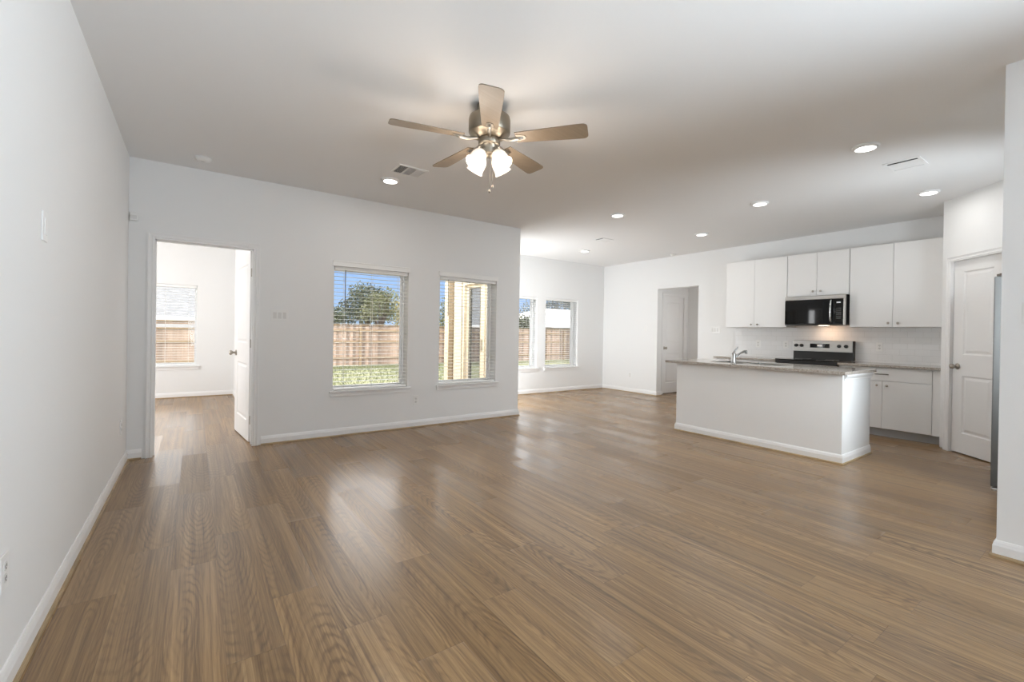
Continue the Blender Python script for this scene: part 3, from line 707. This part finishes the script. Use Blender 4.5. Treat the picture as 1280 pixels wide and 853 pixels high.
def island():
    x0, x1, y0, y1 = 5.044, 5.80, 1.644, 3.441
    r = thing('kitchen_island', 'long pale kitchen island with white baseboard and granite top', 'kitchen island', ((x0 + x1) / 2, (y0 + y1) / 2, 0))
    bm = B()
    box(bm, x0, x0 + .115, y0, y1, 0, CB); box(bm, x0 + .115, x1, y0, y0 + .115, 0, CB); box(bm, x0 + .115, x1, y1 - .115, y1, 0, CB)
    bmesh.ops.remove_doubles(bm, verts=bm.verts[:], dist=1e-5)
    obj('body', bm, M['wall'], r)
    bm = B(); xf = x1 - .03
    box(bm, x0 + .116, xf, y0 + .116, y1 - .116, .10, .60); box(bm, x0 + .2, xf - .06, y0 + .12, y1 - .12, 0, .10); obj('cabinet_box', bm, M['cab'], r)
    for i in range(4):
        a = y0 + .12 + i * .39; bm = B(); box(bm, xf, xf + .019, a, a + .385, .11, CB - .02, .003); d = obj('door', bm, M['cab'], r)
        bm = B(); lathe(bm, [(0, 0), (.006, 0), (.006, .014), (.0145, .022), (0, .03)], 12); bm.transform(Matrix.Translation((xf + .019, a + (.34 if i % 2 == 0 else .04), .64)) @ Matrix.Rotation(PI / 2, 4, 'Y')); obj('knob', bm, M['nickel'], d)
    path = [(x1, y1), (x0, y1), (x0, y0), (x1, y0)]
    bm = B(); sweep(bm, BP, path, -1); sweep(bm, [(0, .012), (.0001, .012), (.0001, .013), (0, .013)], path, -1); obj('baseboard', bm, M['trim'], r)
    bm = B(); sweep(bm, SP, path, -1); tag(obj('shoe_moulding', bm, M['shoe'], r), 'thin wood coloured strip at the floor')
    cp = [(0, CB - .062), (.007, CB - .062), (.010, CB - .054), (.010, CB - .044), (.016, CB - .036), (.026, CB - .022), (.030, CB - .014), (.030, CB), (0, CB)]
    bm = B(); sweep(bm, cp, [(x0 + .02, y0), (x1, y0)], -1); obj('crown_trim', bm, M['trim'], r)
    SK = (5.285, 5.665, 2.36, 3.10)
    counter('granite_countertop', 4.985, 5.85, 1.608, 3.575, 'speckled granite countertop of the island, with sink and faucet', hole=SK)
    s = thing('kitchen_sink', 'stainless steel sink set into the island top', 'sink', ((SK[0] + SK[1]) / 2, (SK[2] + SK[3]) / 2, CB - .2))
    a0, a1, b0, b1 = SK; a0 += .003; a1 -= .003; b0 += .003; b1 -= .003; bm = B(); zt, zb = CT + .003, CB - .19; ym = (b0 + b1) / 2
    for c0, c1 in ((b0, ym - .012), (ym + .012, b1)):
        box(bm, a0 + .002, a0 + .008, c0, c1, zb, zt); box(bm, a1 - .008, a1 - .002, c0, c1, zb, zt); box(bm, a0 + .002, a1 - .002, c0 + .002, c0 + .008, zb, zt); box(bm, a0 + .002, a1 - .002, c1 - .008, c1 - .002, zb, zt)
        box(bm, a0 + .002, a1 - .002, c0, c1, zb - .004, zb)
    obj('basin', bm, M['steel'], s)
    bm = B(); w = .018
    for b in ((a0 - w, a0 + .004, b0 - w, b1 + w), (a1 - .004, a1 + w, b0 - w, b1 + w), (a0, a1, b0 - w, b0 + .004), (a0, a1, b1 - .004, b1 + w), (a0, a1, ym - .014, ym + .014)): box(bm, *b, CT, CT + .004, .0015)
    obj('rim', bm, M['steel'], s)
    for c in ((b0 + ym) / 2, (b1 + ym) / 2):
        bm = B(); lathe(bm, [(0, 0), (.03, 0), (.042, .003), (0, .004)], 20, Matrix.Translation(((a0 + a1) / 2, c, zb))); obj('drain', bm, M['chrome'], s)
    f = thing('kitchen_faucet', 'satin single lever faucet behind the island sink', 'faucet', (5.20, 2.79, CT))
    fx, fy = 5.20, 2.79
    bm = B(); lathe(bm, [(0, 0), (.034, 0), (.034, .005), (.027, .010), (.025, .014), (.0235, .085), (.024, .11), (.019, .125), (0, .13)], 24, Matrix.Translation((fx, fy, CT))); obj('body', bm, M['faucet'], f)
    bm = B(); tube(bm, [(fx + .012, fy, CT + .055), (fx + .05, fy - .012, CT + .095), (fx + .10, fy - .03, CT + .128), (fx + .15, fy - .047, CT + .145), (fx + .185, fy - .058, CT + .146)], [.013, .0125, .012, .0125, .0135], 14); tube(bm, [(fx + .175, fy - .055, CT + .150), (fx + .182, fy - .057, CT + .118)], .0145, 14); obj('spout', bm, M['faucet'], f)
    bm = B(); tube(bm, [(fx, fy, CT + .12), (fx + .012, fy - .008, CT + .15), (fx + .035, fy - .022, CT + .185), (fx + .042, fy - .027, CT + .197)], [.015, .011, .008, .0065], 12); obj('lever', bm, M['faucet'], f)
island()

def fridge():
    x0, x1, y0, y1, h = 5.035, 5.945, -.10, .665, 1.70
    r = thing('refrigerator', 'stainless refrigerator mostly hidden behind the wall end', 'refrigerator', ((x0 + x1) / 2, (y0 + y1) / 2, 0))
    bm = B(); box(bm, x0 + .004, x1 - .004, y0, y1 - .075, .03, h - .01, .006); obj('cabinet', bm, M['fridge_side'], r)
    xm = (x0 + x1) / 2
    for a, b in ((x0, xm - .002), (xm + .002, x1)):
        bm = B(); box(bm, a, b, y1 - .068, y1, .075, h, .008); obj('door', bm, M['fridge_door'], r)
        px = a + .03 if a == x0 else b - .03
        bm = B(); box(bm, px - .028, px + .028, y1 - .10, y1 - .012, h + .001, h + .018, .004); lathe(bm, [(0, 0), (.011, 0), (.011, .022), (0, .022)], 14, Matrix.Translation((px, y1 - .035, h + .002))); obj('hinge_cover', bm, M['dark_nickel'], r)
        bm = B(); box(bm, px - .028, px + .028, y1 - .09, y1 - .004, .045, .068, .004); lathe(bm, [(0, 0), (.02, 0), (.02, .045), (0, .045)], 14, Matrix.Translation((px, y1 - .06, 0))); obj('foot', bm, M['chrome'], r)
    bm = B(); box(bm, x0 + .06, x1 - .06, y1 - .11, y1 - .08, .015, .07); obj('base_grille', bm, M['black'], r)
fridge()

# ------------------------------------------------------------------ ceiling fan
def ceiling_fan():
    cx, cy = 1.612, 2.573
    r = thing('ceiling_fan', 'brushed nickel ceiling fan with five wood blades and lit glass shades', 'ceiling fan', (cx, cy, H))
    bm = B(); lathe(bm, [(0, 2.74), (.085, 2.74), (.085, 2.70), (.080, 2.675), (.12, 2.665), (.138, 2.655), (.141, 2.635), (.141, 2.555), (.132, 2.545), (.10, 2.528), (.078, 2.515), (0, 2.513)], 48, Matrix.Translation((cx, cy, 0))); obj('motor_housing', bm, M['fan_nickel'], r)
    bm = B(); lathe(bm, [(0, 2.513), (.072, 2.513), (.074, 2.505), (.074, 2.478), (.064, 2.470), (.056, 2.466), (.056, 2.425), (.050, 2.405), (.03, 2.395), (0, 2.392)], 40, Matrix.Translation((cx, cy, 0))); obj('light_fitter', bm, M['fan_nickel'], r)
    zb = 2.507
    out = []
    def half(t):   # blade half-width along its length
        return .052 + .020 * min(1, t * 1.15)
    r0, r1 = .185, .66; N = 10
    for i in range(N + 1):
        t = i / N; out.append((r0 + (r1 - .03 - r0) * t, half(t)))
    for k in range(1, 6):
        a = PI / 2 * k / 5; out.append((r1 - .03 + .03 * math.sin(a), half(1) - .03 + .03 * math.cos(a)))
    outline = out + [(x, -y) for x, y in out[::-1]]
    for i in range(5):
        ang = math.radians(23.0 + 72 * i - 0.5)
        m = Matrix.Translation((cx, cy, zb)) @ Matrix.Rotation(ang, 4, 'Z') @ Matrix.Rotation(math.radians(-11), 4, 'X')
        bm = B(); prism(bm, outline, 0, .006, m); b = obj('blade', bm, M['blade'], r)
        bm = B(); tube(bm, [(.06, 0, .004), (.10, 0, -.002), (.15, 0, -.012), (.20, 0, -.008), (.235, 0, -.003)], [.011, .011, .012, .012, .009], 10, mat=m)
        prism(bm, [(.19, -.03), (.19, .03), (.245, .02), (.255, 0), (.245, -.02)], -.004, 0, m); obj('blade_iron', bm, M['nickel'], b)
    vd = math.atan2(2.573, 1.612)
    for k, da in enumerate((50, 130, -50, -130)):
        a = vd + math.radians(da); el = math.radians(-52)
        d = Vector((math.cos(a) * math.cos(el), math.sin(a) * math.cos(el), math.sin(el)))
        st = Vector((cx, cy, 2.43)) + Vector((math.cos(a), math.sin(a), 0)) * .045
        m = Matrix.Translation(st) @ d.to_track_quat('Z', 'Y').to_matrix().to_4x4()
        bm = B(); lathe(bm, [(0, -.012), (.02, -.012), (.024, .0), (.024, .03), (.02, .034), (0, .034)], 24, m); obj('socket', bm, M['nickel'], r)
        bm = B(); P = [(.024, .026), (.034, .032), (.045, .048), (.051, .070), (.052, .094), (.051, .112), (.054, .128), (.060, .140)]
        lathe(bm, P + [(p - .003, z) for p, z in P[::-1]], 36, m, caps=False); s = obj('lamp_shade', bm, M['shade'], r)
        bm = B(); lathe(bm, [(0, .034), (.012, .036), (.014, .05), (.024, .075), (.026, .088), (.02, .104), (0, .11)], 20, m); obj('bulb', bm, M['bulb'], s)
        l = bpy.data.lights.new('fan_lamp', 'POINT'); l.energy = FAN_W; l.color = (1, .87, .74); l.shadow_soft_size = .11
        o = bpy.data.objects.new('fan_lamp', l); C.objects.link(o); o.parent = r; o.location = Vector((0, 0, -H)) + Vector(st) + d * .20 - Vector((cx, cy, 0))
    for dx_, dy_, zl in ((.018, -.02, 2.205), (-.012, -.03, 2.165)):
        bm = B(); tube(bm, [(cx + dx_, cy + dy_, 2.40), (cx + dx_, cy + dy_, zl)], .0011, 6); c = obj('pull_chain', bm, M['dark_nickel'], r)
        bm = B(); lathe(bm, [(0, 0), (.006, .003), (.008, .014), (.004, .026), (0, .028)], 14, Matrix.Translation((cx + dx_, cy + dy_, zl - .026))); obj('pull_knob', bm, M['dark_nickel'], c)
ceiling_fan()

# ------------------------------------------------------------------ ceiling fixtures
CANS = [(4.358, 1.296, 'recessed light nearest the viewer, left of the kitchen ceiling vent'), (5.262, 2.548, 'recessed light above the island, in front of the microwave'),
        (6.197, 1.297, 'recessed light in front of the pantry door'), (6.18, 3.837, 'small recessed light before the left upper cabinet'),
        (4.386, 3.892, 'recessed light between ceiling fan and dining nook'), (1.601, 4.431, 'recessed light beside the ceiling vent, above the back windows'),
        (5.81, 5.924, 'faint recessed light in the dining nook ceiling')]
def can_light(i, x, y, label, first=None):
    if first is None:
        r = thing('recessed_light', label, 'ceiling light', (x, y, H), 0, 'recessed ceiling lights')
        bm = B(); lathe(bm, [(.068, -.019), (.076, -.021), (.084, -.019), (.090, -.012), (.093, 0), (.068, 0), (.068, -.019)], 40, Matrix.Translation((x, y, H)), caps=False); obj('trim_ring', bm, M['ceil'], r)
        bm = B(); lathe(bm, [(0, -.0185), (.068, -.0185), (.068, -.012), (0, -.012)], 40, Matrix.Translation((x, y, H))); obj('diffuser', bm, M['led'], r)
        l = area('can_lamp', (0, 0, -.023), (.13, .13), CAN_W[i], (0, 0, -1), (1, .985, .96), r, 'DISK')
        return r
    r = copy_tree(first, (x, y, H), label=label)
    for c in r.children:
        if c.type == 'LIGHT': c.data.energy = CAN_W[i]
    return r
first = None
for i, (x, y, lb) in enumerate(CANS):
    o = can_light(i, x, y, lb, first)
    if first is None: first = o
def vent(x, y, w, h, label, bands):
    r = thing('ceiling_vent', label, 'air vent', (x, y, H), 0, 'ceiling air vents')
    bm = B(); f = .022
    for b in ((x - w / 2, x + w / 2, y - h / 2, y - h / 2 + f), (x - w / 2, x + w / 2, y + h / 2 - f, y + h / 2), (x - w / 2, x - w / 2 + f, y - h / 2 + f, y + h / 2 - f), (x + w / 2 - f, x + w / 2, y - h / 2 + f, y + h / 2 - f)): box(bm, *b, H - .008, H, .002)
    obj('frame', bm, M['ceil'], r)
    bm = B(); box(bm, x - w / 2 + f, x + w / 2 - f, y - h / 2 + f, y + h / 2 - f, H - .0015, H - .0005); obj('duct', bm, M['slot'], r)
    bm = B(); a = x - w / 2 + f; span = w - 2 * f; n3 = span / bands
    for b in range(bands):
        if b: box(bm, a + b * n3 - .005, a + b * n3 + .005, y - h / 2 + f, y + h / 2 - f, H - .008, H - .001)
        k = 7 if bands == 3 else 14; off = 0 if bands == 3 else .032; st = (n3 - .012 - off) / k
        tl = (.9, .0, -.9)[b] if bands == 3 else -1.3
        for i in range(k):
            xx = a + b * n3 + .006 + off + (i + .5) * st
            t = bmesh.new(); bmesh.ops.create_cube(t, size=1)
            for v in t.verts: v.co = Vector((v.co.x * .0012, v.co.y * (h - 2 * f), v.co.z * (.011 if bands == 3 else .0072)))
            merge(bm, t, 0, Matrix.Translation((xx, y, H - .0055)) @ Matrix.Rotation(tl, 4, 'Y'))
    obj('louvres', bm, M['ceil'], r)
vent(1.655, 4.07, .29, .24, 'white three section ceiling vent beside the recessed light over the back windows', 3)
vent(5.05, 1.215, .27, .25, 'white ceiling vent between two recessed lights at the upper right', 1)
vent(5.36, 5.05, .27, .20, 'distant ceiling vent in front of the dining nook', 1)
def detector(x, y, rad, label):
    r = thing('smoke_detector', label, 'smoke detector', (x, y, H), 0, 'round ceiling detectors')
    bm = B(); lathe(bm, [(0, -.034), (rad * .6, -.034), (rad * .85, -.028), (rad * .95, -.015), (rad, -.012), (rad, 0), (0, 0)], 32, Matrix.Translation((x, y, H))); obj('housing', bm, M['plastic'], r)
    bm = B(); lathe(bm, [(0, -.037), (rad * .25, -.036), (rad * .28, -.0335), (0, -.0335)], 20, Matrix.Translation((x, y, H))); obj('test_button', bm, M['plastic_dim'], r)
detector(.045, 4.91, .062, 'round smoke detector on the ceiling above the bedroom doorway')
detector(7.32, 5.12, .05, 'small round detector on the ceiling above the hall opening')

# ------------------------------------------------------------------ switches and outlets (local: x across, z up, -y out of the wall)
def plate(kind, loc, rotz, label, gangs=1, z=0):
    w = .072 + .046 * (gangs - 1); h = .118
    name = {'switch': 'light_switch', 'outlet': 'wall_outlet'}[kind]
    r = thing(name, label, {'switch': 'light switch', 'outlet': 'wall outlet'}[kind], loc, rotz, {'switch': 'wall switches', 'outlet': 'wall outlets'}[kind])
    bm = B(); box(bm, -w / 2, w / 2, -.006, 0, -h / 2, h / 2, .0025); obj('plate', bm, M['plastic'], r, world=False)
    for g in range(gangs):
        x = (g - (gangs - 1) / 2) * .046
        if kind == 'switch':
            bm = B(); box(bm, x - .0165, x + .0165, -.0085, -.005, -.033, .033, .002); obj('rocker', bm, M['plastic_dim'] if gangs > 1 else M['plastic'], r, world=False)
        else:
            for s in (-1, 1):
                bm = B(); prism(bm, [(.0165 * math.cos(a) * 1.0, .0145 * math.sin(a)) for a in [2 * PI * k / 20 for k in range(20)]], 0, .002, Matrix.Translation((x, -.006, s * .0195)) @ Matrix.Rotation(PI / 2, 4, 'X')); o = obj('socket', bm, M['plastic_dim'], r, world=False)
                bm = B(); box(bm, x - .007, x - .005, -.0086, -.0078, s * .0195 - .002, s * .0195 + .006); box(bm, x + .005, x + .007, -.0086, -.0078, s * .0195 - .002, s * .0195 + .006); lathe(bm, [(0, 0), (.0025, 0), (.0025, .001), (0, .001)], 10, Matrix.Translation((x, -.0078, s * .0195 - .007)) @ Matrix.Rotation(PI / 2, 4, 'X')); obj('slots', bm, M['slot'], o, world=False)
    return r
LW, BW, KW = PI / 2, 0, -PI / 2     # plates facing +x, -y, -x
plate('switch', (XL, 2.54, 1.598), LW, 'single light switch high on the left wall')
plate('outlet', (XL, 2.11, .405), LW, 'outlet low on the left wall at the edge of the photo')
plate('outlet', (XL, 4.90, .37), LW, 'outlet low on the left wall near the doorway corner')
plate('switch', (.730, YW, 1.352), BW, 'triple light switch right of the bedroom doorway', 3)
plate('outlet', (2.278, YW, .34), BW, 'outlet between the two back windows, below their sills')
plate('switch', (XK, 5.868, 1.335), KW, 'single light switch left of the hall opening')
plate('outlet', (XK, 6.25, .362), KW, 'outlet low on the wall left of the hall opening')
plate('switch', (XK, 4.37, 1.322), KW, 'triple light switch right of the hall opening', 3)
plate('outlet', (XK - .008, 3.62, 1.095), KW, 'backsplash outlet right of the faucet')
plate('outlet', (XK - .008, 3.20, 1.095), KW, 'backsplash outlet just left of the range')
plate('outlet', (XK - .008, 2.035, 1.097), KW, 'backsplash outlet right of the range')
plate('switch', (XR, .34, 1.356), KW, 'light switch on the wall end, cut by the photo edge')
r = thing('motion_sensor', 'small white motion sensor in the corner above the doorway', 'sensor', (-.46, YW, 2.203))
bm = B(); box(bm, -.49, -.43, YW - .035, YW, 2.165, 2.241, .008); obj('housing', bm, M['plastic'], r)
bm = B(); box(bm, -.482, -.438, YW - .038, YW - .033, 2.178, 2.212, .004); obj('lens', bm, M['plastic_dim'], r)

# ------------------------------------------------------------------ outdoors
GZ = -.36
bm = B(); box(bm, -30, 45, YW + T, 60, GZ - .2, GZ); struct('lawn', bm, M['lawn'], 'pale green back lawn', 'lawn')
bm = B(); box(bm, .9, XE - T, YW + T, 7.4, GZ - .05, GZ + .06, .01); struct('patio_slab', bm, M['concrete'], 'concrete patio slab outside the back windows', 'patio')
def grass():
    bm = B()
    for i in range(14000):
        x, y = random.uniform(.5, 9.5), random.uniform(9.2, 20.0)
        if x / y < .17 or x / y > .62: continue
        a = random.uniform(0, PI); h = random.uniform(.03, .085); w = .012
        dx_, dy_ = w * math.cos(a), w * math.sin(a); lx, ly = random.uniform(-.04, .04), random.uniform(-.04, .04)
        bm.faces.new([bm.verts.new(p) for p in ((x - dx_, y - dy_, GZ), (x + dx_, y + dy_, GZ), (x + lx, y + ly, GZ + h))])
    o = obj('grass', bm, M['blades']); tag(o, 'short grass blades on the back lawn', 'grass', None, 'stuff')
grass()
def fence():
    FY, x0, x1, top = 20.3, -9.0, 25.0, 1.45
    r = thing('wooden_fence', 'tall wooden picket fence with horizontal rails behind the lawn', 'fence', ((x0 + x1) / 2, FY, GZ))
    bm = B(); x = x0
    while x < x1:
        box(bm, x, x + .136, FY + .02, FY + .038, GZ + .04, top + random.uniform(-.012, .012)); x += .142
    obj('pickets', bm, M['fence'], r)
    for z in (.0, .72, 1.22):
        bm = B(); box(bm, x0, x1, FY - .02, FY + .02, z - .045, z + .045); obj('rail', bm, M['fence_rail'], r)
    bm = B(); box(bm, x0, x1, FY - .03, FY + .05, top + .005, top + .04); obj('cap_board', bm, M['fence_rail'], r)
    x = x0 + .4
    while x < x1:
        bm = B(); box(bm, x - .045, x + .045, FY - .11, FY - .02, GZ - .1, top - .02); obj('post', bm, M['fence_rail'], r); x += 2.44
fence()
def tree(name, label, x, y, trunk_h, blobs, mat, n, leaf_size, seed, group='trees beyond the fence'):
    rr = random.Random(seed)
    r = thing(name, label, 'tree', (x, y, GZ), 0, group)
    bm = B(); tube(bm, [(x, y, GZ), (x + .05, y, trunk_h * .5), (x, y + .05, trunk_h)], [.2, .15, .1], 10)
    for (bx, by, bz, br) in blobs:
        tube(bm, [(x, y, trunk_h * .75), (x + bx * .5, y + by * .5, (trunk_h + bz) / 2), (x + bx, y + by, bz + br * .3)], [.09, .055, .015], 7)
    obj('trunk', bm, M['bark'], r)
    V, F = [], []
    tot = sum(b[3] ** 2 for b in blobs)
    for (bx, by, bz, br) in blobs:
        for _ in range(int(n * br ** 2 / tot)):
            u = rr.uniform(-1, 1); th = rr.uniform(0, 2 * PI); q = br * (rr.random() ** .45) * rr.uniform(.8, 1.12)
            s = math.sqrt(1 - u * u); p = Vector((x + bx + q * s * math.cos(th), y + by + q * s * math.sin(th), bz + q * u * .85))
            a = Vector((rr.gauss(0, 1), rr.gauss(0, 1), rr.gauss(0, 1))).normalized(); b = a.orthogonal().normalized(); c = a.cross(b); ls = leaf_size * rr.uniform(.6, 1.3)
            i = len(V); V += [p - b * ls, p - c * ls * .5, p + b * ls, p + c * ls * .5]; F.append((i, i + 1, i + 2, i + 3))
    me = bpy.data.meshes.new('crown'); me.from_pydata([v - Vector((x, y, GZ)) for v in V], [], F); me.materials.append(mat)
    o = bpy.data.objects.new('crown', me); C.objects.link(o); o.parent = r
tree('leafy_tree', 'large dark green tree above the fence in the left back window', 8.9, 28.6, 1.8, [(0, 0, 2.9, 1.45), (-1.0, .2, 2.3, 1.1), (1.0, .1, 2.5, 1.2), (-.25, .3, 3.6, .9), (.6, 0, 3.5, .8)], M['leaf_dark'], 5200, .085, 1)
tree('leafy_tree', 'olive tree with paler leaves standing just before the dark tree', 7.7, 22.6, 1.6, [(0, 0, 2.7, .7), (.5, 0, 3.0, .6), (-.5, 0, 2.1, .65), (.55, 0, 2.2, .7)], M['leaf_mid'], 1500, .07, 2)
tree('leafy_tree', 'yellow autumn tree at the right of the left back window', 10.1, 25.0, 1.4, [(0, 0, 2.6, .85), (.35, 0, 1.9, .75), (-.2, 0, 1.8, .65), (.3, 0, 3.3, .6)], M['leaf_yellow'], 1900, .075, 3)
tree('leafy_tree', 'low dark green tree at the left of the left back window', 5.25, 23.4, 1.2, [(0, 0, 1.7, .85), (-.6, 0, 1.4, .7), (.5, 0, 1.9, .6)], M['leaf_dark'], 1800, .08, 4)
tree('leafy_tree', 'yellow green tree at the left edge of the second window', 13.4, 25.6, 1.6, [(0, 0, 2.6, 1.1), (.5, 0, 3.8, .9), (-.5, 0, 1.7, .9)], M['leaf_mid'], 1900, .085, 5)
tree('leafy_tree', 'dark low tree beyond the fence in the half hidden window', 18.1, 24.2, 1.2, [(0, 0, 1.9, .8), (.4, 0, 1.7, .7), (-.6, 0, 1.8, .7)], M['leaf_dark'], 1900, .085, 6)
tree('leafy_tree', 'tall grey green tree behind the pale roof of the neighbour house', 36.5, 42.0, 3.0, [(0, 0, 4.8, 2.0), (2.2, 0, 5.2, 1.9), (-2.1, 0, 4.6, 1.8), (.3, 0, 6.2, 1.3), (-4.0, 0, 4.0, 1.6), (4, 0, 4.6, 1.8)], M['leaf_grey'], 3800, .12, 7)
def house(name, label, x0, x1, y0, y1, eave, ridge, wallm, roofm, hip=True):
    r = thing(name, label, 'house', ((x0 + x1) / 2, (y0 + y1) / 2, GZ), 0, 'neighbour houses')
    bm = B(); box(bm, x0, x1, y0, y1, GZ, eave); obj('wall', bm, wallm, r)
    bm = B(); o = .4; e0, e1, f0, f1 = x0 - o, x1 + o, y0 - o, y1 + o; ym = (y0 + y1) / 2; ins = (y1 - y0) / 2 if hip else 0
    v = [bm.verts.new(p) for p in ((e0, f0, eave), (e1, f0, eave), (e1, f1, eave), (e0, f1, eave), (e0 + ins, ym, ridge), (e1 - ins, ym, ridge))]
    bm.faces.new((v[0], v[1], v[5], v[4])); bm.faces.new((v[2], v[3], v[4], v[5])); bm.faces.new((v[1], v[2], v[5])); bm.faces.new((v[3], v[0], v[4])); bm.faces.new((v[3], v[2], v[1], v[0]))
    bmesh.ops.recalc_face_normals(bm, faces=bm.faces[:]); obj('roof', bm, roofm, r)
    bm = B(); box(bm, e0, e1, f0 - .02, f0, eave - .16, eave + .03); obj('fascia', bm, M['trim'], r)
house('neighbour_house', 'grey shingle roofed house seen through the bedroom window', -14, 4.5, 25, 36, 1.68, 5.6, M['brick'], M['roof_grey'], hip=False)
house('neighbour_house', 'pale roofed house beyond the fence in the dining windows', 20.5, 40.0, 25.5, 36.5, 1.86, 3.5, M['brick'], M['roof_pale'])
# covered patio edge outside the second window
r = thing('porch_post', 'cream and tan porch post and beam outside the second window', 'porch post', (4.33, 8.35, GZ))
bm = B(); box(bm, 4.25, 4.41, 8.27, 8.43, GZ, 2.35, .006); obj('post', bm, M['cream'], r)
bm = B(); box(bm, 4.22, 4.44, YD + T + .02, 8.5, 2.35, 2.60, .006); obj('beam', bm, M['siding_wood'], r)
bm = B(); box(bm, XE - T - .022, XE - T - .001, 7.03, YD + T + .012, GZ, 2.55, .004); box(bm, XE - T - .012, XE - T - .001, 6.64 + .075, 6.66 + .075, GZ, 2.55); o = obj('corner_board', bm, M['siding_wood']); tag(o, 'dark tan corner board on the outside of the dining nook', 'corner board', None, 'structure'); o.name = 'trim_5'
